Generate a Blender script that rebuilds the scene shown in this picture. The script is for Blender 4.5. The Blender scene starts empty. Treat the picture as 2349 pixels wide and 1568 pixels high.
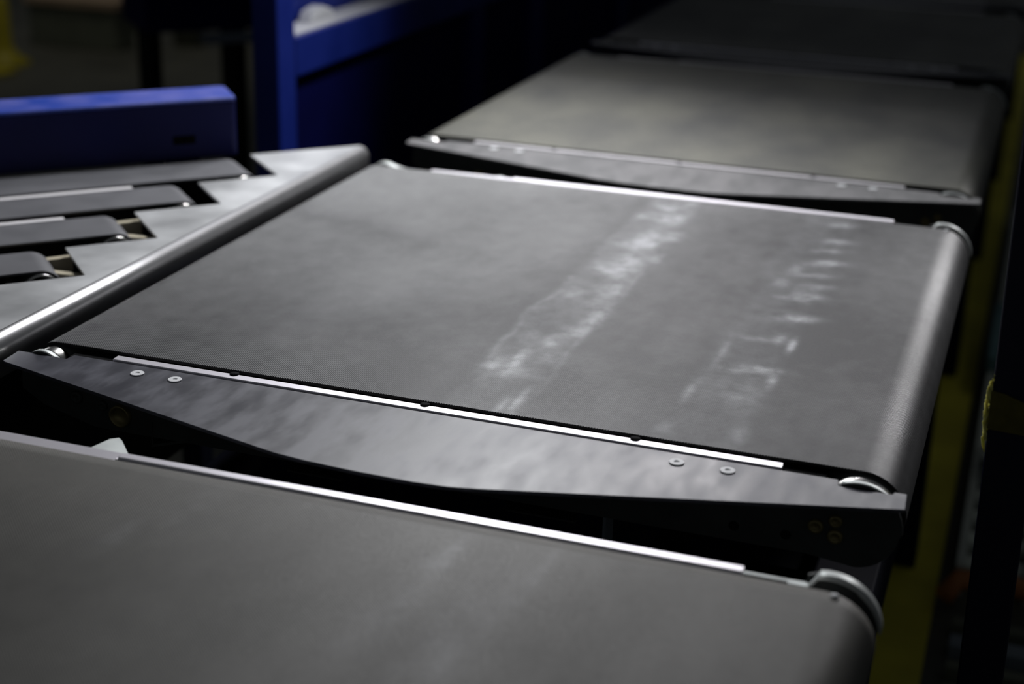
import bpy, math, random
from mathutils import Matrix, Vector
PI = math.pi
sc = bpy.context.scene
col = sc.collection
rnd = random.Random(7)
ZB = 0.95                      # height of the sorter belts above the floor
R2 = math.sqrt(2)

# ------------------------------------------------------------------ camera
cd = bpy.data.cameras.new('camera')
cam = bpy.data.objects.new('camera', cd)
col.objects.link(cam)
RW = ((0.9445058230537547, 0.13759913195103174, -0.2982871587981487),
      (0.32748489324549346, -0.3232726891253706, 0.8878335503694593),
      (0.025737033891596234, -0.9362484965819566, -0.35039457435081495))
M = Matrix([[RW[i][0], -RW[i][1], -RW[i][2]] for i in range(3)]).to_4x4()
M.translation = Vector((0, 0, ZB + 0.66))
cam.matrix_world = M
cd.sensor_width = 36.0
cd.lens = 54.7557
cd.clip_start = 0.05
cd.clip_end = 100
cd.dof.use_dof = True
cd.dof.focus_distance = 1.75
cd.dof.aperture_fstop = 2.8
cd.dof.aperture_blades = 0
sc.camera = cam

# ------------------------------------------------------------------ world, lamps, exposure
w = bpy.data.worlds.new('hall')
sc.world = w
w.use_nodes = True
bg = w.node_tree.nodes['Background']
bg.inputs['Color'].default_value = (0.86, 0.93, 1.0, 1)
bg.inputs['Strength'].default_value = 0.030
sc.view_settings.view_transform = 'Standard'
sc.view_settings.look = 'None'
sc.view_settings.exposure = 0.0
sc.view_settings.gamma = 1.0
sc.view_settings.use_curve_mapping = False


def spot(name, loc, aim, power, half_deg, blend, radius, color=(1, 1, 1)):
    ld = bpy.data.lights.new(name, 'SPOT')
    ld.energy = power
    ld.spot_size = math.radians(2 * half_deg)
    ld.spot_blend = blend
    ld.shadow_soft_size = radius
    ld.color = color
    o = bpy.data.objects.new(name, ld)
    col.objects.link(o)
    o.location = loc
    o.rotation_euler = (Vector(aim) - Vector(loc)).to_track_quat('-Z', 'Y').to_euler()
    return o


spot('hall_lamp', (-2.3, 7.0, ZB + 2.7), (-0.75, 1.35, ZB), 82, 15, 0.75, 0.35, (0.96, 0.97, 1.0))
spot('hall_lamp', (-0.5, 7.0, ZB + 2.7), (-0.6, 1.35, ZB), 55, 14, 0.75, 0.30, (0.97, 0.97, 1.0))
spot('bay_lamp', (-1.0, 4.9, ZB + 1.9), (-1.0, 2.1, ZB), 105, 17, 0.9, 0.25, (1.0, 0.97, 1.0))
spot('side_lamp', (0.6, 5.2, ZB + 1.1), (-0.09, 1.95, ZB), 150, 5.5, 0.9, 0.10, (1.0, 0.98, 1.0))
spot('sorter_lamp', (-1.15, 2.9, ZB + 1.45), (-0.95, 2.15, ZB), 98, 46, 0.9, 0.25, (0.97, 0.98, 1.0))
spot('nose_fill', (-1.0, 3.8, ZB + 1.3), (-1.20, 2.05, ZB), 20, 12, 0.9, 0.2, (0.96, 0.98, 1.0))  # added fill that stretches the highlight on the deck nose, no known source
spot('far_fill', (-4.6, 6.6, ZB + 2.6), (-5.1, 7.7, 0.0), 30, 32, 0.9, 0.4, (1.0, 0.98, 0.88))  # added fill to lift the dark background at upper left
spot('aisle_fill', (1.3, 4.8, ZB + 1.8), (0.10, 3.9, 0.0), 4, 14, 0.9, 0.3, (0.96, 1.0, 0.96))  # added fill to brighten the floor around the cable tray
spot('frame_fill', (0.5, 3.5, ZB + 2.4), (-1.52, 3.05, ZB + 0.2), 200, 9, 0.95, 0.20, (0.95, 0.97, 1.0))  # added narrow fill to brighten the blue frame

# ------------------------------------------------------------------ materials


def mat(name, color, rough=0.5, metal=0.0, spec=0.5, var=0.0, vscale=8.0, vstretch=(1, 1, 1), lo=0.3, hi=0.7, bump=0.0, bscale=200.0,
        rvar=0.0, color2=None, detail=5.0, emit=None):
    m = bpy.data.materials.new(name)
    m.use_nodes = True
    nt = m.node_tree
    b = nt.nodes['Principled BSDF']
    b.inputs['Base Color'].default_value = (*color, 1)
    b.inputs['Roughness'].default_value = rough
    b.inputs['Metallic'].default_value = metal
    b.inputs['Specular IOR Level'].default_value = spec
    if var or rvar or color2:
        tc = nt.nodes.new('ShaderNodeTexCoord')
        mp = nt.nodes.new('ShaderNodeMapping')
        mp.inputs['Scale'].default_value = vstretch
        no = nt.nodes.new('ShaderNodeTexNoise')
        no.inputs['Scale'].default_value = vscale
        no.inputs['Detail'].default_value = detail
        nt.links.new(tc.outputs['Object'], mp.inputs['Vector'])
        nt.links.new(mp.outputs['Vector'], no.inputs['Vector'])
        r = nt.nodes.new('ShaderNodeValToRGB')
        r.color_ramp.elements[0].position = lo
        r.color_ramp.elements[1].position = hi
        if color2:
            c0, c1 = color, color2
        else:
            c0 = tuple(max(0, c * (1 - var)) for c in color)
            c1 = tuple(min(1, c * (1 + var)) for c in color)
        r.color_ramp.elements[0].color = (*c0, 1)
        r.color_ramp.elements[1].color = (*c1, 1)
        nt.links.new(no.outputs['Fac'], r.inputs['Fac'])
        nt.links.new(r.outputs['Color'], b.inputs['Base Color'])
        if rvar:
            mr = nt.nodes.new('ShaderNodeMapRange')
            mr.inputs['From Min'].default_value = 0.3
            mr.inputs['From Max'].default_value = 0.7
            mr.inputs['To Min'].default_value = rough - rvar
            mr.inputs['To Max'].default_value = rough + rvar
            nt.links.new(no.outputs['Fac'], mr.inputs['Value'])
            nt.links.new(mr.outputs['Result'], b.inputs['Roughness'])
    if bump:
        tc2 = nt.nodes.new('ShaderNodeTexCoord')
        n2 = nt.nodes.new('ShaderNodeTexNoise')
        n2.inputs['Scale'].default_value = bscale
        n2.inputs['Detail'].default_value = 3
        nt.links.new(tc2.outputs['Object'], n2.inputs['Vector'])
        bp = nt.nodes.new('ShaderNodeBump')
        bp.inputs['Strength'].default_value = bump
        bp.inputs['Distance'].default_value = 0.002
        nt.links.new(n2.outputs['Fac'], bp.inputs['Height'])
        nt.links.new(bp.outputs['Normal'], b.inputs['Normal'])
    return m


def belt_mat(name, base, base2, rough, weave=0.4, scuff=False, stains=6.0, stain_amt=0.12):
    m = bpy.data.materials.new(name)
    m.use_nodes = True
    nt = m.node_tree
    N, L = nt.nodes, nt.links
    b = N['Principled BSDF']
    b.inputs['Specular IOR Level'].default_value = 0.28
    tc = N.new('ShaderNodeTexCoord')

    def noise(scale, stretch=(1, 1, 1), detail=5, rot=0.0):
        mp = N.new('ShaderNodeMapping')
        mp.inputs['Scale'].default_value = stretch
        mp.inputs['Rotation'].default_value = (0, 0, rot)
        L.new(tc.outputs['Object'], mp.inputs['Vector'])
        n = N.new('ShaderNodeTexNoise')
        n.inputs['Scale'].default_value = scale
        n.inputs['Detail'].default_value = detail
        L.new(mp.outputs['Vector'], n.inputs['Vector'])
        return n.outputs['Fac']

    def math_(op, a, c=None):
        n = N.new('ShaderNodeMath')
        n.operation = op
        for i, v in enumerate((a, c)):
            if v is None:
                continue
            if isinstance(v, (int, float)):
                n.inputs[i].default_value = v
            else:
                L.new(v, n.inputs[i])
        return n.outputs[0]

    def ramp(f, lo, hi, c0, c1):
        r = N.new('ShaderNodeValToRGB')
        r.color_ramp.elements[0].position = lo
        r.color_ramp.elements[1].position = hi
        r.color_ramp.elements[0].color = (*c0, 1)
        r.color_ramp.elements[1].color = (*c1, 1)
        L.new(f, r.inputs['Fac'])
        return r.outputs['Color']
    big = noise(stains, (1.0, 0.55, 1), 4)
    tone = big
    if scuff:
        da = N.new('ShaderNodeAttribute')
        da.attribute_name = 'belt_tone'
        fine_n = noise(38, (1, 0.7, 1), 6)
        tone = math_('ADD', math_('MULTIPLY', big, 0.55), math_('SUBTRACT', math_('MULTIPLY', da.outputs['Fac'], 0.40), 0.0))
        tone = math_('ADD', tone, math_('MULTIPLY', math_('SUBTRACT', fine_n, 0.5), 0.22))
    c = ramp(tone, 0.25, 0.85, base, base2)
    spk = noise(420, detail=2)
    rg = math_('ADD', math_('MULTIPLY', big, -2 * stain_amt), rough + stain_amt)
    rg = math_('ADD', rg, math_('MULTIPLY', math_('SUBTRACT', spk, 0.5), 0.25))
    # weave of the belt cover: small pyramids 3 mm apart
    sx = N.new('ShaderNodeSeparateXYZ')
    L.new(tc.outputs['Object'], sx.inputs[0])
    k = 2 * PI / 0.0031
    pa = N.new('ShaderNodeAttribute')
    pa.attribute_name = 'path'
    s1 = math_('SINE', math_('MULTIPLY', math_('ADD', pa.outputs['Fac'], sx.outputs[1]), k))
    s2 = math_('SINE', math_('MULTIPLY', math_('SUBTRACT', pa.outputs['Fac'], sx.outputs[1]), k))
    h = math_('MULTIPLY', math_('ADD', s1, s2), 0.5)
    hm = N.new('ShaderNodeMapRange')
    hm.inputs['From Min'].default_value = -1
    hm.inputs['From Max'].default_value = 1
    L.new(h, hm.inputs['Value'])
    h01 = hm.outputs['Result']
    mx0 = N.new('ShaderNodeMix')
    mx0.data_type = 'RGBA'
    mx0.blend_type = 'MULTIPLY'
    mx0.inputs['Factor'].default_value = 1.0
    L.new(c, mx0.inputs['A'])
    L.new(ramp(h01, 0.25, 0.95, (0.42, 0.42, 0.42), (2.1, 2.1, 2.1)), mx0.inputs['B'])
    c = mx0.outputs['Result']
    if scuff:
        at = N.new('ShaderNodeAttribute')
        at.attribute_name = 'scuff'
        br = noise(55, (1, 0.8, 1), 6)
        br2 = noise(600, detail=2)
        bm_ = math_('MINIMUM', math_('MAXIMUM', math_('MULTIPLY', math_('SUBTRACT', br, 0.16), 2.5), 0.30), 1.4)
        s = math_('MULTIPLY', at.outputs['Fac'], bm_)
        s = math_('MULTIPLY', s, math_('ADD', math_('MULTIPLY', br2, 1.0), 0.5))
        s = math_('MULTIPLY', s, math_('ADD', math_('MULTIPLY', h01, 1.0), 0.5))
        mx = N.new('ShaderNodeMix')
        mx.data_type = 'RGBA'
        mx.clamp_factor = True
        L.new(s, mx.inputs['Factor'])
        L.new(c, mx.inputs['A'])
        mx.inputs['B'].default_value = (0.62, 0.63, 0.66, 1)
        c = mx.outputs['Result']
        rg = math_('SUBTRACT', rg, math_('MULTIPLY', s, 0.08))
    L.new(c, b.inputs['Base Color'])
    L.new(rg, b.inputs['Roughness'])
    bp = N.new('ShaderNodeBump')
    bp.inputs['Strength'].default_value = weave
    bp.inputs['Distance'].default_value = 0.0006
    L.new(h01, bp.inputs['Height'])
    L.new(bp.outputs['Normal'], b.inputs['Normal'])
    return m


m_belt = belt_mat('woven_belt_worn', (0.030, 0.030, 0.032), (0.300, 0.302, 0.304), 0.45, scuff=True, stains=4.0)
m_belt_far = belt_mat('woven_belt_stained', (0.062, 0.064, 0.063), (0.235, 0.229, 0.176), 0.47, weave=0.25, stains=5.5)
m_belt_near = belt_mat('woven_belt_dull', (0.052, 0.050, 0.044), (0.170, 0.165, 0.150), 0.52, weave=0.25, stains=4.5, scuff=True)
m_belt_dark = belt_mat('woven_belt_dark', (0.14, 0.14, 0.135), (0.22, 0.22, 0.20), 0.6, weave=0.25)
m_strip = mat('smooth_strip_belt', (0.125, 0.126, 0.138), 0.50, var=0.10, vscale=14, vstretch=(1, 1, 1), rvar=0.05)
m_rubber_edge = mat('black_belt_edge', (0.012, 0.011, 0.011), 0.8)
m_cover = mat('black_plastic_smeared', (0.056, 0.057, 0.072), 0.38, lo=0.42, hi=0.60, color2=(0.094, 0.096, 0.120), vscale=17,
              vstretch=(2.4, 0.9, 1), rvar=0.07, detail=9)
m_cover_sheen = mat('sheen_grey_plastic', (0.13, 0.13, 0.133), 0.40, lo=0.42, hi=0.60, color2=(0.19, 0.185, 0.19), vscale=14, vstretch=(2.4, 0.9, 1), rvar=0.05, detail=6)  # lighter cover copy: reflected hall light put into the colour
m_alu = mat('bright_aluminium', (0.92, 0.89, 0.95), 0.34, metal=0.45, var=0.03, vscale=30)
m_alu_dimmed = mat('dimmed_aluminium', (0.66, 0.64, 0.67), 0.45, metal=0.25, var=0.06, vscale=30)  # darker copy of the rail metal: weaker lamp reflection put into the colour
m_alu_pale = mat('pale_anodised_strip', (0.88, 0.86, 0.88), 0.5, var=0.05, vscale=30)
m_galv = mat('galvanised_steel', (0.56, 0.59, 0.58), 0.48, metal=0.55, var=0.12, vscale=22, rvar=0.08)
m_deck = mat('scratched_zinc_deck', (0.60, 0.61, 0.62), 0.43, metal=0.50, var=0.12, vscale=9, vstretch=(1, 1, 1), rvar=0.09,
             detail=7, bump=0.05, bscale=90)
m_chrome = mat('polished_steel', (0.78, 0.77, 0.75), 0.24, metal=1.0)
m_zinc = mat('zinc_screw', (0.90, 0.91, 0.93), 0.5, metal=0.0)
m_darksteel = mat('dark_side_plate', (0.062, 0.068, 0.066), 0.6, metal=0.2, var=0.2, vscale=20)
m_brass = mat('yellow_zinc_screw', (0.30, 0.25, 0.11), 0.4, metal=0.5)
m_black = mat('black_cavity_plastic', (0.006, 0.006, 0.007), 0.85, spec=0.1)
m_chassis = mat('dark_blue_chassis', (0.006, 0.008, 0.022), 0.75, spec=0.12, var=0.2, vscale=12)
m_blue = mat('blue_enamel', (0.008, 0.022, 0.215), 0.42, var=0.14, vscale=7, rvar=0.06)
m_bluetop = mat('worn_lit_blue_enamel', (0.020, 0.060, 0.40), 0.40, color2=(0.10, 0.12, 0.44), vscale=16, vstretch=(1, 1, 1), rvar=0.06)  # lighter blue painted for the lit beam top, with worn patches
m_guard_shade = mat('shaded_blue_enamel', (0.003, 0.006, 0.10), 0.45, spec=0.3, var=0.2, vscale=6)  # blue enamel darkened: the shade on the beam front is in the colour
m_bluepost = mat('dark_blue_post', (0.004, 0.008, 0.14), 0.6, spec=0.2)
m_bluedk = mat('navy_panel', (0.003, 0.004, 0.060), 0.7, spec=0.08, var=0.2, vscale=5)
m_ledge = mat('lit_dusty_ledge', (0.62, 0.62, 0.64), 0.5, var=0.12, vscale=10)  # strong light on the beam top put into the pale colour, with dustiness
m_post = mat('black_blue_post', (0.004, 0.005, 0.028), 0.45)
m_yel_fl = mat('yellow_floor_paint', (0.80, 0.71, 0.06), 0.7, var=0.18, vscale=5)
m_floor = mat('dark_concrete', (0.115, 0.112, 0.088), 0.65, var=0.25, vscale=3, rvar=0.1)
m_tape = mat('yellow_webbing', (0.90, 0.82, 0.22), 0.7, var=0.15, vscale=80)
m_tape.node_tree.nodes['Principled BSDF'].inputs['Subsurface Weight'].default_value = 0.9
m_tape.node_tree.nodes['Principled BSDF'].inputs['Subsurface Radius'].default_value = (1, 0.9, 0.3)
m_tape.node_tree.nodes['Principled BSDF'].inputs['Subsurface Scale'].default_value = 0.004
m_wrap = mat('shaded_webbing', (0.13, 0.11, 0.012), 0.8, var=0.2, vscale=60)  # webbing darkened: shade on the wrap's unlit face put into the colour
m_grey_green = mat('grey_green_tray', (0.66, 0.70, 0.62), 0.6, var=0.15, vscale=14)
m_teal = mat('teal_cover', (0.16, 0.30, 0.32), 0.6, var=0.1)
m_bluebox = mat('blue_box', (0.03, 0.05, 0.40), 0.5)
m_orange = mat('orange_sheath', (0.55, 0.20, 0.06), 0.6)
m_tan = mat('tan_cardboard', (0.50, 0.36, 0.24), 0.85, var=0.1)
m_bin = mat('olive_grey_bin', (0.17, 0.18, 0.13), 0.7, var=0.15)
m_pale = mat('pale_grey_bin', (0.36, 0.36, 0.29), 0.7, var=0.1)
m_yellow = mat('yellow_paint', (0.55, 0.45, 0.02), 0.5, var=0.15)
m_shelf = mat('blue_grey_shelf', (0.24, 0.28, 0.32), 0.6)
m_cream = mat('cream_bracket', (0.62, 0.56, 0.42), 0.5, metal=0.2)
m_rust = mat('brown_crate', (0.18, 0.10, 0.06), 0.8)

# ------------------------------------------------------------------ mesh helpers (coordinates are metres in the hall)


class MB:
    def __init__(self):
        self.v, self.f, self.sm = [], [], []

    def add(self, vs, fs, smooth=False):
        k = len(self.v)
        self.v += [tuple(p) for p in vs]
        self.f += [tuple(i + k for i in f) for f in fs]
        self.sm += [smooth] * len(fs)
        return self

    def box(self, x0, x1, y0, y1, z0, z1):
        vs = [(x, y, z) for z in (z0, z1) for y in (y0, y1) for x in (x0, x1)]
        return self.add(vs, [(0, 2, 3, 1), (4, 5, 7, 6), (0, 1, 5, 4), (2, 6, 7, 3), (0, 4, 6, 2), (1, 3, 7, 5)])

    def prism(self, pts, axis, a, b, smooth=False):
        """pts: closed 2-D outline; axis 'x','y','z' = extrusion axis (the two others stay in order)"""
        def mk(p, t):
            return {'x': (t, p[0], p[1]), 'y': (p[0], t, p[1]), 'z': (p[0], p[1], t)}[axis]
        n = len(pts)
        vs = [mk(p, a) for p in pts] + [mk(p, b) for p in pts]
        fs = [(i, (i + 1) % n, n + (i + 1) % n, n + i) for i in range(n)]
        k = len(self.v)
        self.add(vs, fs, smooth)
        self.f += [tuple(range(k + n - 1, k - 1, -1)), tuple(range(k + n, k + 2 * n))]
        self.sm += [False, False]
        return self

    def cyl(self, p0, p1, r0, r1=None, n=24, smooth=True):
        r1 = r0 if r1 is None else r1
        p0, p1 = Vector(p0), Vector(p1)
        d = (p1 - p0).normalized()
        u = d.orthogonal().normalized()
        v = d.cross(u)
        vs = []
        for p, r in ((p0, r0), (p1, r1)):
            vs += [p + (u * math.cos(2 * PI * i / n) + v * math.sin(2 * PI * i / n)) * r for i in range(n)]
        k = len(self.v)
        self.add(vs, [(i, (i + 1) % n, n + (i + 1) % n, n + i) for i in range(n)], smooth)
        self.f += [tuple(range(k + n - 1, k - 1, -1)), tuple(range(k + n, k + 2 * n))]
        self.sm += [False, False]
        return self

    def lathe(self, c, axis, prof, n=28):
        """prof: list of (radius, offset along axis)"""
        c, d = Vector(c), Vector(axis).normalized()
        u = d.orthogonal().normalized()
        v = d.cross(u)
        k = len(self.v)
        for r, t in prof:
            for i in range(n):
                a = 2 * PI * i / n
                self.v.append(tuple(c + d * t + (u * math.cos(a) + v * math.sin(a)) * r))
        for j in range(len(prof) - 1):
            for i in range(n):
                self.f.append((k + j * n + i, k + j * n + (i + 1) % n, k + (j + 1) * n + (i + 1) % n, k + (j + 1) * n + i))
                self.sm.append(True)
        return self

    def tube(self, pts, r, n=8):
        pts = [Vector(p) for p in pts]
        k = len(self.v)
        rs = r if isinstance(r, (list, tuple)) else [r] * len(pts)
        for j, p in enumerate(pts):
            d = (pts[min(j + 1, len(pts) - 1)] - pts[max(j - 1, 0)]).normalized()
            u = d.cross(Vector((0.3, 0.2, 0.93))).normalized()
            v = d.cross(u)
            for i in range(n):
                a = 2 * PI * i / n
                self.v.append(tuple(p + (u * math.cos(a) + v * math.sin(a)) * rs[j]))
        for j in range(len(pts) - 1):
            for i in range(n):
                self.f.append((k + j * n + i, k + j * n + (i + 1) % n, k + (j + 1) * n + (i + 1) % n, k + (j + 1) * n + i))
                self.sm.append(True)
        self.f += [tuple(range(k + n - 1, k - 1, -1)), tuple(range(k + (len(pts) - 1) * n, k + len(pts) * n))]
        self.sm += [False, False]
        return self

    def build(self, name, m, parent=None, bevel=0.0, seg=2, fix=True):
        me = bpy.data.meshes.new(name)
        off = Vector((0, 0, 0))
        q = parent
        while q is not None:
            off += q.location
            q = q.parent
        me.from_pydata([tuple(Vector(p) - off) for p in self.v], [], self.f)
        me.polygons.foreach_set('use_smooth', self.sm)
        me.materials.append(m)
        me.update()
        if fix:
            import bmesh
            bm = bmesh.new()
            bm.from_mesh(me)
            bmesh.ops.recalc_face_normals(bm, faces=bm.faces)
            bm.to_mesh(me)
            bm.free()
        o = bpy.data.objects.new(name, me)
        col.objects.link(o)
        if parent is not None:
            o.parent = parent
        if bevel:
            b = o.modifiers.new('bevel', 'BEVEL')
            b.width = bevel
            b.segments = seg
            b.limit_method = 'ANGLE'
        return o


def thing(name, label, cat, loc, group=None):
    o = bpy.data.objects.new(name, None)
    col.objects.link(o)
    o.location = loc
    o.empty_display_size = 0.05
    o['label'] = label
    o['category'] = cat
    if group:
        o['group'] = group
    return o


def tag(o, label, cat, group=None):
    o['label'] = label
    o['category'] = cat
    if group:
        o['group'] = group
    return o


def structure(o):
    o['kind'] = 'structure'
    return o


def arc(cx, cz, r, a0, a1, n):
    return [(cx + r * math.cos(math.radians(a0 + (a1 - a0) * i / n)), cz + r * math.sin(math.radians(a0 + (a1 - a0) * i / n))) for i in range(n + 1)]


# ------------------------------------------------------------------ floor
fl = MB().box(-16, 9, -3, 22, -0.05, 0).build('floor', m_floor)
structure(fl)

# ------------------------------------------------------------------ sorter carriages
LX, LR = -1.059, 0.028         # idler roller centre and belt radius
RX, RR = -0.115, 0.047         # drive roller
BW = 0.940                     # belt width along the line
PITCH = 1.198
Y_FIRST = 0.263


def scuff_value(x, y):
    """wear bands on the middle belt, in hall metres (x across, y along)"""
    def g(v, s):
        return math.exp(-(v / s) ** 2)

    def edge(x, a, b, soft):
        t = min(max((x - a) / soft, 0), 1) * min(max((b - x) / soft, 0), 1)
        return t
    s = 0.0
    # first band
    wob = 0.006 * math.sin(y * 17) + 0.004 * math.sin(y * 41)
    e1 = edge(x, -0.574 + wob, -0.486 + wob * 0.6, 0.012)
    fade = 0.55 + 0.45 * min(max((y - 1.47) / 0.5, 0), 1)
    s += 0.13 * e1 * fade
    s += 0.16 * g(x + 0.487 - wob * 0.6, 0.0045) * (0.4 + 0.6 * (0.5 + 0.5 * math.sin(y * 23))) * (y < 2.0)
    s += 0.20 * g(x + 0.572 - wob, 0.0055) * (1.60 < y < 1.95)
    for bx, by, sx, sy, k in ((-.516, 2.285, .026, .040, .75), (-.559, 2.272, .010, .020, .35), (-.535, 2.345, .022, .022, .45), (-.505, 2.375, .012, .012, .4),
                              (-.514, 2.150, .021, .050, .80), (-.484, 2.190, .010, .022, .60), (-.535, 2.120, .022, .024, .50),
                              (-.517, 2.020, .022, .050, .75), (-.484, 2.068, .010, .024, .45), (-.545, 2.000, .018, .030, .35),
                              (-.505, 1.900, .017, .055, .45), (-.548, 1.880, .016, .030, .22), (-.491, 1.790, .012, .045, .55), (-.503, 1.735, .012, .02, .5),
                              (-.517, 1.690, .012, .028, .45), (-.548, 1.700, .012, .03, .15), (-.536, 1.615, .007, .045, .70), (-.558, 1.590, .014, .030, .50),
                              (-.525, 1.580, .022, .02, .26), (-.505, 1.64, .02, .02, .22),
                              (-.495, 1.497, .005, .030, .65), (-.508, 1.478, .005, .025, .45)):
        s += k * g(x - bx, sx) * g(y - by, sy)
    for gy in (2.245, 2.095, 1.955, 2.315):               # clean gaps between the wear blotches
        s *= 1 - 0.55 * g(y - gy + 0.35 * (x + 0.53), 0.014) * g(x + 0.54, 0.05)
    # second band: ladder of worn patches, clean in between
    e2 = edge(x, -0.333 + wob, -0.237, 0.016)
    s2 = 0.075 * e2
    for by, k, wd in ((2.355, .42, .013), (2.262, .50, .013), (2.21, .34, .010), (2.150, .60, .013), (2.085, .32, .010), (2.035, .34, .016), (1.985, .62, .016), (1.895, .62, .013)):
        cx = -0.255 + 0.006 * math.sin(by * 50)
        s2 += k * g(y - by - 0.25 * (x - cx), wd) * g(x - cx, 0.024)
    for bx, by, sx, sy, k in ((-.243, 1.795, .005, .022, .85), (-.262, 1.815, .008, .02, .4), (-.29, 2.10, .010, .022, .35), (-.298, 2.035, .010, .020, .3),
                              (-.285, 1.80, .024, .008, .22), (-.262, 1.70, .024, .009, .70), (-.290, 1.688, .02, .008, .4), (-.245, 1.668, .006, .022, .45),
                              (-.318, 1.735, .005, .035, .42), (-.326, 1.60, .006, .030, .35), (-.262, 1.60, .018, .03, .22), (-.25, 1.50, .010, .03, .22),
                              (-.33, 1.49, .012, .02, .22), (-.29, 1.62, .04, .05, .10)):
        s2 += k * g(x - bx, sx) * g(y - by, sy)
    for gy in (2.305, 2.18, 2.06, 1.935, 1.845):
        s2 *= 1 - 0.65 * g(y - gy, 0.013) * g(x + 0.26, 0.028)
    s += s2
    # faint wiping marks
    s += 0.05 * g(x + 0.78 - 0.5 * (y - 1.75), 0.05) * g(y - 1.85, 0.22)
    s += 0.03 * edge(x, -0.62, -0.575, 0.02)
    return min(s, 1.0)


def dust_light_value(x, y):
    """middle belt tone: lamp falloff painted lighter to rear left, plus dusty and swept areas"""
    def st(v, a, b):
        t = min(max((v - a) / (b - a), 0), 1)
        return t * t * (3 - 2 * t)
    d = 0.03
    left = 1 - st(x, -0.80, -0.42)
    d += 0.13 * left + 0.86 * left * st(y, 1.55, 2.25)  # brightening by the lamps at the rear left, put into the colour
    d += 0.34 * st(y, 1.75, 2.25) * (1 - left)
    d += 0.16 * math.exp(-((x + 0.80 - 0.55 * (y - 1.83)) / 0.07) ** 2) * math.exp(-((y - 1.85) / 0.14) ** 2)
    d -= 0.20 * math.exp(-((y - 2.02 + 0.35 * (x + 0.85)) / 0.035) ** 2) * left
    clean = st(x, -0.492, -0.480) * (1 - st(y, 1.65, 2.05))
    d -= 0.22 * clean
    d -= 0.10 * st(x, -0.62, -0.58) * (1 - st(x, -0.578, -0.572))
    d -= 0.08 * (1 - st(y, 1.46, 1.62))  # front darkened to carry on the painted falloff
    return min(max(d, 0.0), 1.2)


def near_scuff(x, y):
    """pale drag marks on the nearest belt"""
    def g(v, s_):
        return math.exp(-(v / s_) ** 2)
    v = 0.0
    for bx, by, sx, sy, k in ((-.440, 1.08, .014, .10, .10), (-.437, 1.150, .007, .018, .30), (-.443, 1.125, .012, .012, .16), (-.395, 1.03, .020, .09, .12), (-.352, 1.15, .006, .05, .14),
                              (-.365, 1.09, .012, .06, .10), (-.375, 0.98, .014, .03, .13), (-.728, 1.07, .012, .04, .06), (-.69, 1.14, .02, .06, .05), (-.46, 1.0, .015, .06, .06)):
        v += k * g(x - bx, sx) * g(y - by, sy)
    return v


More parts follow.
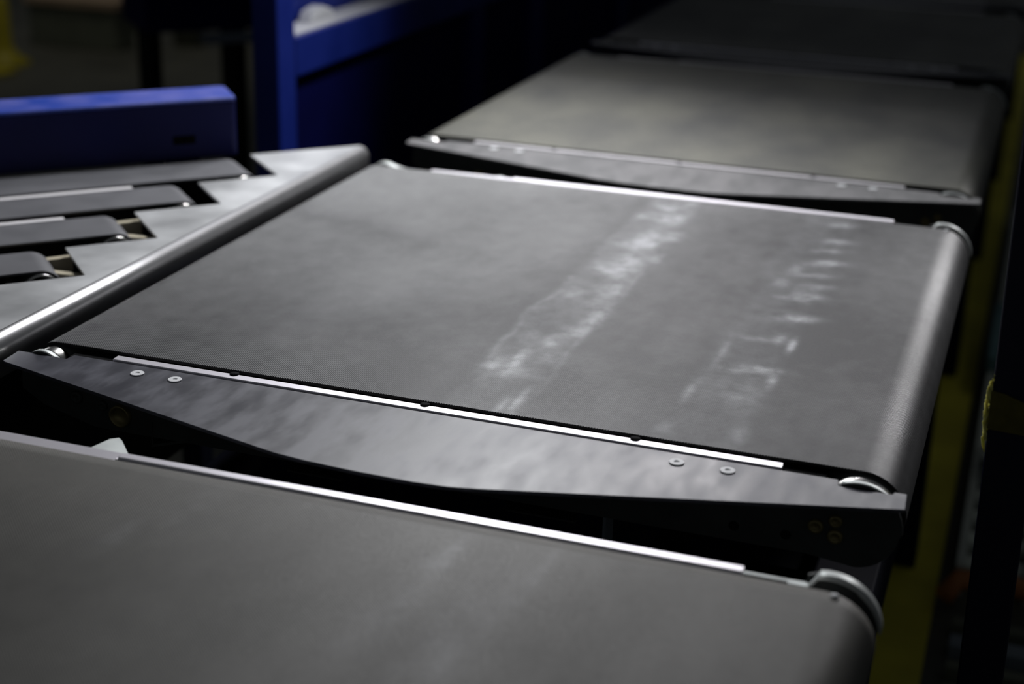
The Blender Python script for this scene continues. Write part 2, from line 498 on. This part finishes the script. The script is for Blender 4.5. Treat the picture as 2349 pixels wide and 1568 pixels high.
def make_belt(y0, m, parent, fine=False, near=False):
    y1 = y0 + BW
    nx = 630 if fine else (160 if near else 24)
    nj = 134 if fine else (60 if near else 3)
    ys = [y0, y0 + 0.0016] + [y0 + 0.0016 + (BW - 0.0016) * (j + 1) / nj for j in range(nj)]
    T = 0.003
    prof = []                                             # (x, z, nx, nz, toothed)
    zl, zr = ZB - LR, ZB - RR
    for i in range(13):
        a = math.radians(265 - 175 * i / 12)
        prof.append((LX + LR * math.cos(a), zl + LR * math.sin(a), math.cos(a), math.sin(a), False))
    for i in range(1, nx):
        prof.append((LX + (RX - LX) * i / nx, ZB, 0, 1, fine))
    for i in range(19):
        a = math.radians(90 - 178 * i / 18)
        prof.append((RX + RR * math.cos(a), zr + RR * math.sin(a), math.cos(a), math.sin(a), False))
    n = len(prof)
    vs, fs = [], []
    for j, y in enumerate(ys):
        for i, (x, z, ax, az, tooth) in enumerate(prof):
            d = 0.0
            if tooth and j == 0:
                d = -0.0010 if i % 2 else 0.0006
            vs.append((x + ax * d, y, z + az * d))
    q = len(ys)
    for j in range(q - 1):
        for i in range(n - 1):
            fs.append((j * n + i, j * n + i + 1, (j + 1) * n + i + 1, (j + 1) * n + i))
        fs.append((j * n + n - 1, j * n, (j + 1) * n, (j + 1) * n + n - 1))
    mb = MB()
    mb.add(vs, fs, True)
    # inner skin and the two cut edges
    ki = len(mb.v)
    inner = []
    for y in (y0, y1):
        for (x, z, ax, az, t) in prof:
            inner.append((x - ax * T, y, z - az * T))
    fs2 = []
    last = (q - 1) * n
    mb.v += inner
    for i in range(n):
        i2 = (i + 1) % n
        fs2.append((i, ki + i, ki + i2, i2))
        fs2.append((last + i, last + i2, ki + n + i2, ki + n + i))
        fs2.append((ki + i, ki + n + i, ki + n + i2, ki + i2))
    mb.f += fs2
    mb.sm += [False] * len(fs2)
    o = mb.build('belt', m, parent, fix=False)
    o.data.materials.append(m_rubber_edge)
    first = len(fs)
    for i in range(first, len(o.data.polygons)):
        o.data.polygons[i].material_index = 1
    run, pth = 0.0, [0.0]
    for i in range(1, n):
        run += math.hypot(prof[i][0] - prof[i - 1][0], prof[i][1] - prof[i - 1][1])
        pth.append(run)
    at = o.data.attributes.new('path', 'FLOAT', 'POINT')
    at.data.foreach_set('value', pth * (q + 2))
    if near:
        at = o.data.attributes.new('scuff', 'FLOAT', 'POINT')
        at.data.foreach_set('value', [near_scuff(p[0], p[1]) if p[2] > ZB - 0.01 else 0.0 for p in mb.v])
        at = o.data.attributes.new('belt_tone', 'FLOAT', 'POINT')
        at.data.foreach_set('value', [0.42 + 0.30 * min(max((p[0] + 0.85) / 0.5, -0.5), 1) + 0.25 * min(max((p[1] - 1.05) / 0.15, -0.4), 1) for p in mb.v])  # tone ramp: paler to the right and towards the far edge
    if fine:
        at = o.data.attributes.new('scuff', 'FLOAT', 'POINT')
        vals = [0.0] * len(mb.v)
        for idx, p in enumerate(vs):
            if p[2] > ZB - 0.01:
                vals[idx] = scuff_value(p[0], p[1])
        at.data.foreach_set('value', vals)
        at = o.data.attributes.new('belt_tone', 'FLOAT', 'POINT')
        at.data.foreach_set('value', [dust_light_value(p[0], p[1]) if p[2] > ZB - 0.02 else 0.4 for p in mb.v])  # painted lamp falloff together with dusty streaks
    return o


def plate_outline(top, hump, bot):
    """side plate seen from the front: x, z"""
    pts = [(-1.088, ZB - 0.050)]
    pts += [(-1.087, ZB - 0.03)] + arc(LX, ZB - LR + hump, LR - 0.001, 165, 60, 8)
    pts += [(-1.005, ZB + top), (-0.136, ZB + top)]
    pts += arc(RX, ZB - RR + hump, RR, 115, 0, 12)
    pts += arc(RX, ZB - RR, RR - 0.003, -5, -85, 8)
    pts += [(-0.16, ZB + bot), (-0.99, ZB + bot), (-1.06, ZB + bot + 0.018)]
    return pts


def make_cart(k, label, m, fine=False, far_rails=False, screws=True):
    y0 = Y_FIRST + PITCH * k
    y1 = y0 + BW
    root = thing('sorter_carriage', label, 'conveyor', (-0.585, y0 + BW / 2, ZB - 0.26), 'sorter carriages in one line')
    make_belt(y0, m, root, fine, k == 0)
    alu = (m_alu_pale if k > 2 else m_alu_dimmed) if far_rails else m_alu
    # rollers with their bright end faces
    for cx, r in ((LX, LR - 0.0042), (RX, RR - 0.0042)):
        ro = MB().cyl((cx, y0 - 0.003, ZB - r - 0.0042), (cx, y1 - 0.004, ZB - r - 0.0042), r, n=48).build('roller', m_darksteel, root)
        for ya, s in ((y0 - 0.004, -1), (y1 - 0.003, 1)):
            c = (cx, ya, ZB - r - 0.0042)
            hx = 0.015 if s < 0 else 0.008
            MB().lathe(c, (0, s, 0), [(0.004, hx + 0.005), (r * 0.80, hx + 0.005), (r * 0.86, hx + 0.003), (r * 0.86, hx), (r * 0.97, hx), (r, hx - 0.0015), (r, 0.0)], 48).build('roller_end', m_chrome, ro)
    # side plates
    for s, yp, top, hump in ((-1, y0 - 0.033, -0.010, 0.000), (1, y1 + 0.037, -0.015, -0.003)):
        sp = MB().prism(plate_outline(top, hump, -0.085), 'y', yp, yp + 0.003).build('side_plate', m_darksteel, root)  # far plate coloured dark in place of the shade on its inner face
        if s > 0:
            # folded flange along the top of the plate, following the humps
            out = [(-1.0885, ZB - 0.035)] + arc(LX, ZB - LR - 0.003, LR + 0.001, 170, 60, 8) + [(-1.005, ZB - 0.015), (-0.134, ZB - 0.015)] + arc(RX, ZB - RR - 0.003, RR + 0.002, 101, 5, 14)
            inn = [(x + (0.002 if x < -1.07 else -0.002 if x > -0.09 else 0), z - 0.0025) for x, z in out]
            f = MB()
            n = len(out)
            f.prism(out + inn[::-1], 'y', yp - 0.011, yp + 0.003, True)
            f.build('flange', m_galv, sp)
            # flat gusset tab standing out towards the next carriage
            MB().prism([(-0.876, yp), (-0.868, yp + 0.034), (-0.861, yp + 0.040), (-0.855, yp + 0.036), (-0.822, yp)], 'z', ZB - 0.020, ZB - 0.0155).build('gusset_tab', m_galv, sp)
        else:
            for ca, cz_, cr, a0, a1 in ((LX, ZB - LR, LR - 0.0005, 150, 40), (RX, ZB - RR, RR + 0.0005, 112, 40)):
                oa = arc(ca, cz_, cr, a0, a1, 10)
                ia = arc(ca, cz_, cr - 0.002, a1, a0, 10)
                MB().prism(oa + ia, 'y', yp + 0.0005, yp + 0.0085, True).build('flange', m_galv, sp)
            for bx, bz, br, bm_ in ((-1.013, -0.050, 0.008, m_darksteel), (-0.978, -0.055, 0.006, m_darksteel), (-0.153, -0.052, 0.008, m_brass), (-0.134, -0.043, 0.007, m_brass), (-0.133, -0.060, 0.008, m_brass)):
                MB().lathe((bx, yp, ZB + bz), (0, -1, 0), [(br, 0), (br, 0.003), (br * 0.8, 0.0045), (br * 0.5, 0.0045), (br * 0.45, 0.002), (0.0005, 0.002)], 16).build('bolt', bm_, sp)
            MB().lathe((-0.955, yp, ZB - 0.064), (0, -1, 0), [(0.0135, 0), (0.0135, 0.006), (0.011, 0.006), (0.0105, 0.001), (0.0005, 0.001)], 24).build('bushing', m_brass, sp)
            for bx in (-0.235, -0.182):
                MB().lathe((bx, yp, ZB - 0.068), (0, -1, 0), [(0.0055, 0.0004), (0.0005, 0.0006)], 16).build('bolt_hole', m_black, sp)
            MB().box(-0.916, -0.914, yp - 0.001, yp + 0.045, ZB - 0.097, ZB - 0.066).prism([(-0.915, ZB - 0.097), (-0.866, ZB - 0.083), (-0.866, ZB - 0.080), (-0.915, ZB - 0.094)], 'y', yp - 0.001, yp + 0.045).build('bracket', m_darksteel, sp)
    # bright slide rails on both sides, each with three dark clips
    for s, ya, yb, zr in ((-1, y0 - 0.0180, y0 - 0.0060, -0.003), (1, y1 + 0.0025, y1 + 0.0170, -0.001)):
        x0, x1 = (-0.972, -0.1944) if s < 0 else (-0.966, -0.188)
        rl = MB()
        if s < 0:
            rl.prism([(ya, ZB - 0.008), (ya, ZB - 0.0022), (yb, ZB - 0.0018), (yb, ZB - 0.008)], 'x', x0, x1)
        else:
            rl.prism([(ya, ZB - 0.008), (ya, ZB - 0.0035), (yb + 0.004, ZB - 0.0020), (yb + 0.004, ZB - 0.008)], 'x', x0, -0.8185)
            rl.prism([(ya, ZB - 0.006), (ya, ZB - 0.0012), (ya + 0.0030, ZB + 0.0014), (ya + 0.0125, ZB + 0.0018), (ya + 0.0125, ZB - 0.006)], 'x', -0.8155, x1)
        ro = rl.build('slide_rail', alu, root, bevel=0.0008)
        yc = yb if s < 0 else ya
        zr = -0.0012 if s < 0 else -0.0015
        for cx in (-0.820, -0.587, -0.350) if s < 0 else (-0.812, -0.587, -0.352):
            MB().lathe((cx, yc, ZB + zr - 0.002), (0, 0, 1), [(0.0055, 0), (0.0055, 0.0023), (0.0004, 0.0025)], 16).build('rail_clip', m_black, ro)
    # dark lip carrying the rail under the belt edge
    MB().box(-1.03, -0.15, y0 - 0.0185, y0 - 0.002, ZB - 0.05, ZB - 0.0075).build('edge_lip', m_black, root)
    MB().box(-1.03, -0.15, y1 + 0.002, y1 + 0.019, ZB - 0.05, ZB - 0.0075).build('edge_lip', m_black, root)
    # black cover plate that bridges the gap to the carriage in front
    zt = ZB - 0.004
    yb, yc = y0 - 0.0200, y0 - 0.0335
    pts = [(-1.0895, yc + 0.001), (-1.070, yc + 0.001), (-1.070, yc), (-1.024, yc), (-1.022, yb), (-0.137, yb), (-0.135, yc - 0.001), (-0.083, yc - 0.001), (-0.081, y0 - 0.0285), (-0.0690, y0 - 0.0285)]
    pts += [(-0.0672, y0 - 0.0640), (-0.463, y0 - 0.1760), (-0.492, y0 - 0.1825), (-0.527, y0 - 0.1850), (-0.59, y0 - 0.1842), (-0.645, y0 - 0.1805), (-0.684, y0 - 0.1750), (-1.082, y0 - 0.0690), (-1.087, y0 - 0.0660)]
    cv = MB().prism(pts, 'z', zt - 0.004, zt).build('cover_plate', m_cover_sheen if k == 2 else m_cover, root, bevel=0.0006, seg=1)
    if screws:
        for sx in (-0.9236, -0.8752, -0.2967, -0.2443):
            MB().lathe((sx, y0 - 0.0430, zt), (0, 0, 1), [(0.0078, 0), (0.0080, 0.0008), (0.0076, 0.0014), (0.0076, 0.0014), (0.0031, 0.0016), (0.0031, 0.0016), (0.0027, 0.0004), (0.0027, 0.0004), (0.0003, 0.0004)], 28).build('screw', m_zinc, cv)
    MB().lathe((-0.1064, y1 - 0.005, ZB - 0.0006), (0, 0, 1), [(0.0042, 0), (0.0036, 0.0012), (0.0020, 0.0020), (0.0003, 0.0023)], 14).build('corner_glint', m_zinc, root)  # white dome standing in for a sharp glint at the roller end
    # chassis under the belt, with two cut-outs
    ch = MB().box(-0.796, -0.381, y0 + 0.002, y1 - 0.1, ZB - 0.26, ZB - 0.0865).build('chassis', m_chassis, root, bevel=0.003)
    for xa, xb in ((-0.759, -0.690), (-0.492, -0.412)):
        MB().prism([(xa, ZB - 0.108), (xa + 0.004, ZB - 0.112), (xb - 0.004, ZB - 0.112), (xb, ZB - 0.108), (xb, ZB - 0.090), (xa, ZB - 0.090)], 'y', y0 - 0.0005, y0 + 0.004).build('cut_out', m_black, ch)
        MB().box(xa, xb, y0 - 0.002, y0 + 0.002, ZB - 0.1145, ZB - 0.1125).build('cut_out_lip', m_darksteel, ch)
    MB().box(-0.3815, -0.378, y0 - 0.002, y0 + 0.03, ZB - 0.24, ZB - 0.0865).build('lit_chassis_edge', m_shelf, ch)  # pale strip painted for the lit line along the chassis edge
    return root


make_cart(0, 'nearest grey sorter belt carriage, cut off by the lower edge', m_belt_near)
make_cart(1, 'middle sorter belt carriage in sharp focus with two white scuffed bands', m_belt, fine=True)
make_cart(2, 'blurred stained belt carriage just behind the scuffed middle one', m_belt_far, far_rails=True)
make_cart(3, 'dark unlit belt carriage in the upper right corner, third behind the near one', m_belt_dark, far_rails=True)
make_cart(4, 'farthest belt carriage, only its edge strip showing at the top', m_belt_dark, far_rails=True, screws=False)

# sharp glints: white domes added at the far corner of each belt
# ------------------------------------------------------------------ sorter track below the carriages
tr = thing('sorter_track', 'dark blue steel track frame running beneath the sorter carriages', 'frame', (-0.585, 3.0, 0))
for xa in (-0.19, -1.06):
    MB().box(xa, xa + 0.08, -0.6, 9.0, ZB - 0.45, ZB - 0.30).build('track_beam', m_chassis, tr, bevel=0.004)
for yy in (0.7, 1.9, 3.1, 4.3, 5.5, 6.7, 8.0):
    MB().box(-0.98, -0.19, yy, yy + 0.08, ZB - 0.44, ZB - 0.36).build('cross_member', m_chassis, tr, bevel=0.004)
    for xa in (-0.185, -1.055):
        MB().box(xa, xa + 0.07, yy, yy + 0.07, 0, ZB - 0.476).build('leg', m_chassis, tr, bevel=0.004)
MB().box(-0.80, -0.38, -0.6, 9.0, ZB - 0.36, ZB - 0.33).build('running_plate', m_black, tr)
MB().box(-1.10, -0.115, -0.6, 9.0, ZB - 0.475, ZB - 0.455).build('shade_sheet', m_black, tr)  # black sheet added to hide the lit floor and keep the gaps dark

# ------------------------------------------------------------------ induction deck on the left (built on 45 degree axes U = x+y, W = y-x)


def UW(u, w_):
    return ((u - w_) / 2, (u + w_) / 2)


ZD = ZB + 0.012
NX = -1.107                                   # front face of the rounded nose
U_ = [1.066, 0.878, 0.690, 0.508]
LO = [3.385, 3.196, 2.994, 2.807]
dk = thing('induction_deck', 'scratched grey metal deck with rounded front edge left of the belts', 'deck', (-1.35, 1.6, 0))
NR = 0.017
pts = [(NX - NR, 0.55), (NX - NR, 3.60 + NX - NR)]
pts += [UW(U_[0], 3.60)]
for i in range(4):
    pts.append(UW(U_[i], LO[i]))
    pts.append(UW(U_[i + 1] if i < 3 else -0.55, LO[i]))
pts += [(pts[-1][0], 0.55)]
MB().prism(pts, 'z', ZD - 0.004, ZD).build('deck_plate', m_deck, dk)
yend = pts[1][1]
nose = arc(NX - NR, ZD - NR, NR, 90, 0, 14) + [(NX, ZD - 0.048), (NX - 0.003, ZD - 0.048), (NX - 0.003, ZD - NR)] + arc(NX - NR, ZD - NR, NR - 0.003, 0, 90, 8)
m_nose = mat('drawn_steel_nose', (0.62, 0.62, 0.63), 0.31, metal=0.85, var=0.06, vscale=20)
MB().prism(nose, 'y', 0.55, yend - 0.004, True).build('nose_edge', m_nose, dk)
for u, lo, hi in ((0.690, 2.994, 3.196), (0.508, 2.807, 2.994)):
    b_ = MB()
    for (ua, wa, ub, wb) in ((u - 0.16, hi - 0.012, u + 0.01, hi - 0.004), (u - 0.045, lo + 0.10, u + 0.008, lo + 0.055)):
        a, b = UW(ua, wa), UW(ub, wb)
        d = Vector((b[0] - a[0], b[1] - a[1]))
        nn = Vector((-d.y, d.x)).normalized() * 0.006
        b_.prism([(a[0] + nn.x, a[1] + nn.y), (b[0] + nn.x, b[1] + nn.y), (b[0] - nn.x, b[1] - nn.y), (a[0] - nn.x, a[1] - nn.y)], 'z', ZD - 0.032, ZD - 0.012)
        b_.build('bracket', m_cream, dk)
        b_ = MB()
# legs and apron of the deck
MB().box(-1.135, -1.118, 0.6, 2.4, ZB - 0.30, ZD - 0.0045).build('apron', m_black, dk)
for x, y in ((-1.18, 0.7), (-1.18, 2.30), (-1.6, 0.7)):
    MB().box(x, x + 0.05, y, y + 0.05, 0, ZD - 0.0045).build('leg', m_chassis, dk)
pit = [UW(U_[0] + 0.02, 3.595), UW(U_[0] + 0.02, 3.3), UW(0.53, 2.77), UW(-0.55, 2.77), UW(-0.55, 3.595)]
MB().prism(pit, 'z', ZB - 0.16, ZB - 0.15).build('drip_tray', m_black, dk)

STR = [(3.424, 3.576), (3.243, 3.384), (3.052, 3.190), (2.863, 2.991)]
names = ['narrow grey belt running along the foot of the blue guard beam', 'second narrow belt from the blue guard, bright rail along its far side',
         'third narrow belt from the blue guard, in the middle of the stepped cut-outs', 'shortest narrow belt, nearest in the deck cut-outs, at the left edge']
for i, (wa, wb) in enumerate(STR):
    uc = U_[i] - 0.072
    R = 0.030
    c0 = UW(uc, (wa + wb) / 2)
    t = thing('strip_conveyor', names[i], 'conveyor', (c0[0], c0[1], ZD - 0.15), 'narrow belts of the induction deck')
    L = 1.45
    prof = []
    zc = ZD - R
    for j in range(17):
        a = math.radians(90 - 180 * j / 16)
        prof.append((uc / R2 + R * math.cos(a), zc + R * math.sin(a)))
    prof.append((uc / R2 - L, zc - R))
    prof.append((uc / R2 - L, zc + R))
    # (along, z) outline swept over the strip width; thin loop: outer and inner outline
    inn = []
    for j in range(17):
        a = math.radians(90 - 180 * j / 16)
        inn.append((uc / R2 + (R - 0.003) * math.cos(a), zc + (R - 0.003) * math.sin(a)))
    inn += [(uc / R2 - L, zc - R + 0.003), (uc / R2 - L, zc + R - 0.003)]
    n = len(prof)
    vs = []
    for ww in (wa, wb):
        for (s_, z_) in prof + inn:
            x_, y_ = UW(s_ * R2, ww)
            vs.append((x_, y_, z_))
    fs = []
    m2 = 2 * n
    for j in range(n):
        j2 = (j + 1) % n
        fs += [(j, j2, m2 + j2, m2 + j), (n + j, m2 + n + j, m2 + n + j2, n + j2), (j, n + j, n + j2, j2), (m2 + j, m2 + j2, m2 + n + j2, m2 + n + j)]
    MB().add(vs, fs, True).build('belt', m_strip, t)
    e = t.children[0]
    ev = e.modifiers.new('edge', 'EDGE_SPLIT')
    ev.split_angle = math.radians(40)
    # end roller with polished flanges
    pa, pb = UW(uc, wa + 0.002), UW(uc, wb - 0.002)
    ro = MB().cyl((pa[0], pa[1], zc), (pb[0], pb[1], zc), R - 0.0035, n=32).build('roller', m_darksteel, t)
    d = Vector((pa[0] - pb[0], pa[1] - pb[1], 0)).normalized()
    MB().lathe((pa[0], pa[1], zc), d, [(R - 0.004, 0), (R - 0.004, 0.004), (R - 0.007, 0.0055), (R - 0.009, 0.0035), (R - 0.014, 0.0035), (0.003, 0.005)], 32).build('roller_end', m_chrome, ro)
    # bearer under the belt
    f = MB()
    a, b = UW(uc - 0.06, wa + 0.01), UW(uc - 0.06 - 1.8, wa + 0.01)
    c, d2 = UW(uc - 0.06 - 1.8, wb - 0.01), UW(uc - 0.06, wb - 0.01)
    f.prism([a, b, c, d2], 'z', zc - R + 0.004, zc + R - 0.004).build('bearer', m_black, t)
    a = [UW(uc - 0.1, wa + 0.05), UW(uc - 1.5, wa + 0.05), UW(uc - 1.5, wa + 0.07), UW(uc - 0.1, wa + 0.07)]
    MB().prism(a, 'z', ZB - 0.15, zc - R).build('hanger', m_black, t)
    if i in (1, 2):                                          # bright rail in the gap beyond the belt
        ue = 0.731 if i == 1 else 0.545
        r_ = [UW(ue, wb + 0.002), UW(ue - 1.2, wb + 0.002), UW(ue - 1.2, wb + 0.020), UW(ue, wb + 0.020)]
        MB().prism(r_, 'z', ZD - 0.010, ZD + 0.0005).build('guide_rail', m_alu_pale, t, bevel=0.001)
    else:
        r_ = [UW(uc - 0.2, wa - 0.010), UW(uc - 1.5, wa - 0.010), UW(uc - 1.5, wa - 0.002), UW(uc - 0.2, wa - 0.002)]
        MB().prism(r_, 'z', ZD - 0.030, ZD - 0.012).build('guide_rail', m_black, t)

# ------------------------------------------------------------------ blue guard beam behind the narrow belts
gd = thing('guard_beam', 'blue boxed guard beam with worn bright top along the narrow belts', 'guard', (UW(0.4, 3.68)[0], UW(0.4, 3.68)[1], ZD))
zt = ZB + 0.1135
UE = 1.036
def quad(u0, u1, w0, w1):
    return [UW(u0, w0), UW(u1, w0), UW(u1, w1), UW(u0, w1)]
# body: walls (front, back, end) and the worn, lit-coloured top as its own part
MB().prism([UW(-1.6, 3.602), UW(UE - 0.012, 3.602), UW(UE - 0.003, 3.606), UW(UE + 0.002, 3.618), UW(UE + 0.012, 3.736), UW(UE, 3.748), UW(-1.6, 3.748)], 'z', ZD + 0.001, zt - 0.008).build('beam_body', m_guard_shade, gd)
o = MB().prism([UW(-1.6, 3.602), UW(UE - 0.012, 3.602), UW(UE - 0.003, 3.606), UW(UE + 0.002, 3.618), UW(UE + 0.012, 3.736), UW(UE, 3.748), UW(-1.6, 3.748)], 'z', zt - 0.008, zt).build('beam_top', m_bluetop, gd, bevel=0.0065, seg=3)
sl = [UW(0.878, 3.6005), UW(0.934, 3.6005), UW(0.934, 3.606), UW(0.878, 3.606)]
MB().prism(sl, 'z', ZD + 0.026, ZD + 0.042).build('slot', m_black, gd, bevel=0.002)
for (uu, ww) in ((0.9, 3.64), (-0.2, 3.64)):
    x, y = UW(uu, ww)
    MB().box(x - 0.02, x + 0.02, y - 0.005, y + 0.035, 0, ZD + 0.002).build('leg', m_chassis, gd)

# ------------------------------------------------------------------ blue steel side frame beyond
bf = thing('blue_side_frame', 'blue steel frame of posts and a beam left of the far carriages', 'frame', (-1.53, 4.2, 0))
MB().box(-1.560, -1.500, 2.895, 2.975, 0, 2.3).build('post', m_blue, bf, bevel=0.004)
MB().box(-1.560, -1.502, 4.05, 4.16, 0, ZB + 0.012).build('post', m_bluepost, bf, bevel=0.004)
MB().box(-1.560, -1.502, 4.57, 4.70, 0, ZB + 0.012).build('post', m_bluepost, bf, bevel=0.004)
MB().box(-1.560, -1.502, 5.6, 5.72, 0, ZB + 0.012).build('post', m_bluepost, bf, bevel=0.004)
MB().box(-1.562, -1.498, 2.976, 8.5, ZB + 0.012, ZB + 0.100).build('beam', m_blue, bf, bevel=0.006, seg=3)
MB().box(-1.575, -1.503, 2.980, 8.5, ZB + 0.1005, ZB + 0.104).build('ledge', m_ledge, bf)
MB().box(-1.556, -1.535, 2.976, 8.5, 0.03, ZB + 0.012).build('lower_panel', m_bluedk, bf)
MB().box(-1.605, -1.585, 3.03, 8.5, ZB + 0.05, ZB + 0.75).build('upper_panel', m_blue, bf)
lump = MB().prism([(3.12, ZB + 0.1042), (3.14, ZB + 0.128), (3.19, ZB + 0.134), (3.235, ZB + 0.122), (3.25, ZB + 0.1042)], 'x', -1.57, -1.535).build('cloth', m_ledge, None, bevel=0.006)
tag(lump, 'small pale rag lying on the ledge of the blue frame', 'rag')

# ------------------------------------------------------------------ dark post with yellow webbing on the right
ps = thing('support_post', 'dark navy upright post at the right edge of the picture', 'post', (0.025, 1.57, 0))
MB().prism([(0.0155, 0.0), (-0.0175, ZB + 0.75), (0.031, ZB + 0.75), (0.0625, 0.0)], 'y', 1.55, 1.595).build('shaft', m_post, ps, bevel=0.002)
MB().box(-0.02, 0.11, 1.52, 1.63, 0, 0.012).build('base_plate', m_post, ps)


st = thing('yellow_strap', 'frayed yellow webbing wrapped around the dark post', 'strap', (0.02, 1.57, ZB + 0.045))
for ya, yb in ((1.5475, 1.5492), (1.5958, 1.5975)):
    MB().prism([(-0.0042, ZB + 0.030), (-0.0050, ZB + 0.072), (0.009, ZB + 0.070), (0.038, ZB + 0.060), (0.0395, ZB + 0.028)], 'y', ya, yb).build('wrap', m_wrap, st)
for j in range(16):
    r1 = rnd.random()
    z0 = ZB + 0.088 - 0.060 * j / 15
    xe = -0.0055 - 0.0020 * math.sin(PI * min(j / 11, 1))
    ln = 0.016 + 0.014 * r1
    y_ = 1.551 + 0.004 * rnd.random()
    q = [(xe + 0.002, y_, z0), (xe - 0.0008 - 0.0012 * r1, y_ - 0.002, z0 - ln * 0.4), (xe - 0.0004 + 0.001 * r1, y_ - 0.003, z0 - ln * 0.75), (xe + 0.003 * r1, y_ - 0.003, z0 - ln)]
    MB().tube(q, [0.0016, 0.0020, 0.0015, 0.0003], 6).build('frayed_strand', m_tape, st)

# ------------------------------------------------------------------ floor line and the cable tray right of the sorter
yl = MB().box(-0.34, -0.062, -0.5, 10, 0.0, 0.0015).build('floor_line', m_yel_fl)
tag(yl, 'wide yellow line painted on the floor right of the sorter', 'floor marking')
ct = thing('cable_tray', 'grey ladder cable tray on the floor behind the dark post', 'tray', (0.04, 4.2, 0))
MB().box(-0.030, -0.012, 3.02, 6.0, 0.0, 0.07).build('side_rail', m_grey_green, ct)
MB().box(0.110, 0.125, 3.02, 6.0, 0.0, 0.07).build('side_rail', m_grey_green, ct)
for j in range(16):
    y_ = 3.06 + 0.115 * j
    MB().box(-0.012, 0.110, y_, y_ + 0.055, 0.03, 0.05).build('rung', m_grey_green, ct)
tb = MB().prism([(4.20, 0.072), (4.20, 0.11), (4.26, 0.135), (4.62, 0.135), (4.68, 0.11), (4.68, 0.072)], 'x', -0.035, 0.12).build('tray_cover', m_teal)
tag(tb, 'teal cover over the cable tray behind the dark post', 'cover')
bb_ = MB().box(0.000, 0.10, 3.48, 3.66, 0.0705, 0.12).box(0.005, 0.095, 3.475, 3.485, 0.075, 0.11).build('junction_box', m_bluebox, None, bevel=0.005)
tag(bb_, 'small blue box on the cable tray beside the dark post', 'box')
cb = MB()
cb.tube([(-0.045, 2.95, 0.03), (-0.02, 2.985, 0.055), (0.05, 2.99, 0.06), (0.13, 2.985, 0.055), (0.20, 2.95, 0.03)], 0.022, 10)
cbo = cb.build('cable_bundle', m_orange)
tag(cbo, 'orange brown cable bundle across the end of the grey tray', 'cable')
gm = thing('floor_grating', 'dim slatted grating on the floor at the lower right', 'grating', (0.04, 2.6, 0))
for j in range(8):
    y_ = 2.25 + 0.085 * j
    MB().box(-0.02, 0.16, y_, y_ + (0.03 if j % 3 else 0.045), 0.0, 0.03).build('slat', m_shelf if j % 3 == 0 else m_bin, gm)

# ------------------------------------------------------------------ dark hall beyond, upper left
bo = thing('floor_bracket', 'yellow flared floor stand at the upper left edge', 'stand', (-5.25, 7.0, 0))
MB().lathe((-5.30, 7.05, 0), (0, 0, 1), [(0.14, 0), (0.14, 0.012), (0.075, 0.05), (0.05, 0.10), (0.045, 0.34), (0.03, 0.36), (0.001, 0.36)], 20).build('stem', m_yellow, bo)
MB().box(-5.28, -5.08, 6.72, 6.86, 0, 0.02).build('foot', m_yellow, bo)
MB().box(-5.42, -5.33, 6.94, 7.0, 0.22, 0.27).build('clamp', m_shelf, bo)
cbx = thing('carton', 'tan topped grey carton with one raised flap in the dark background', 'carton', (-5.2, 7.75, 0))
MB().box(-5.52, -4.95, 7.6, 8.0, 0.0, 0.24).build('carton_body', m_bin, cbx, bevel=0.008)
MB().box(-5.54, -4.93, 7.58, 8.02, 0.241, 0.28).build('carton_rim', m_tan, cbx)
MB().prism([(-5.22, 0.281), (-5.05, 0.281), (-5.06, 0.50), (-5.12, 0.50)], 'y', 7.96, 7.98).build('flap', m_tan, cbx)
pb = thing('waste_bin', 'pale grey bin standing in the dark background', 'bin', (-4.72, 8.0, 0))
MB().lathe((-4.72, 8.0, 0), (0, 0, 1), [(0.001, 0), (0.085, 0), (0.115, 0.27), (0.105, 0.27)], 20).build('bin_body', m_bin, pb)
MB().lathe((-4.72, 8.0, 0), (0, 0, 1), [(0.118, 0.272), (0.120, 0.30), (0.09, 0.36), (0.001, 0.37)], 20).build('bin_lid', m_pale, pb)
bt = MB().lathe((-4.68, 7.45, 0), (0, 0, 1), [(0.001, 0), (0.04, 0), (0.045, 0.02), (0.045, 0.14), (0.018, 0.18), (0.018, 0.22), (0.001, 0.22)], 16).build('bottle', m_pale)
tag(bt, 'small pale bottle on the floor in front of the grey bin', 'bottle')
cr = thing('crate', 'brown crate standing left of the navy cabinet in the dark', 'crate', (-4.2, 8.3, 0))
MB().box(-4.42, -4.18, 8.2, 8.5, 0, 0.26).build('crate_body', m_rust, cr, bevel=0.008)
MB().box(-4.43, -4.17, 8.19, 8.51, 0.20, 0.24).build('crate_band', m_pale, cr)
cn = thing('cabinet', 'dark navy cabinet with a pale grey shelf below, beside the blue post', 'cabinet', (-2.5, 4.5, 0))
def dg(u0, u1, w0, w1, z0, z1, name, m, par):
    return MB().prism(quad(u0, u1, w0, w1), 'z', z0, z1).build(name, m, par)
dg(1.62, 2.16, 7.02, 7.5, ZB - 0.185, ZB + 0.25, 'cabinet_body', m_bluedk, cn)
dg(1.86, 2.20, 6.90, 7.04, ZB - 0.215, ZB - 0.195, 'shelf', m_shelf, cn)
dg(1.66, 1.70, 7.1, 7.4, 0, ZB - 0.185, 'leg', m_black, cn)
dg(2.06, 2.10, 7.1, 7.4, 0, ZB - 0.185, 'leg', m_black, cn)
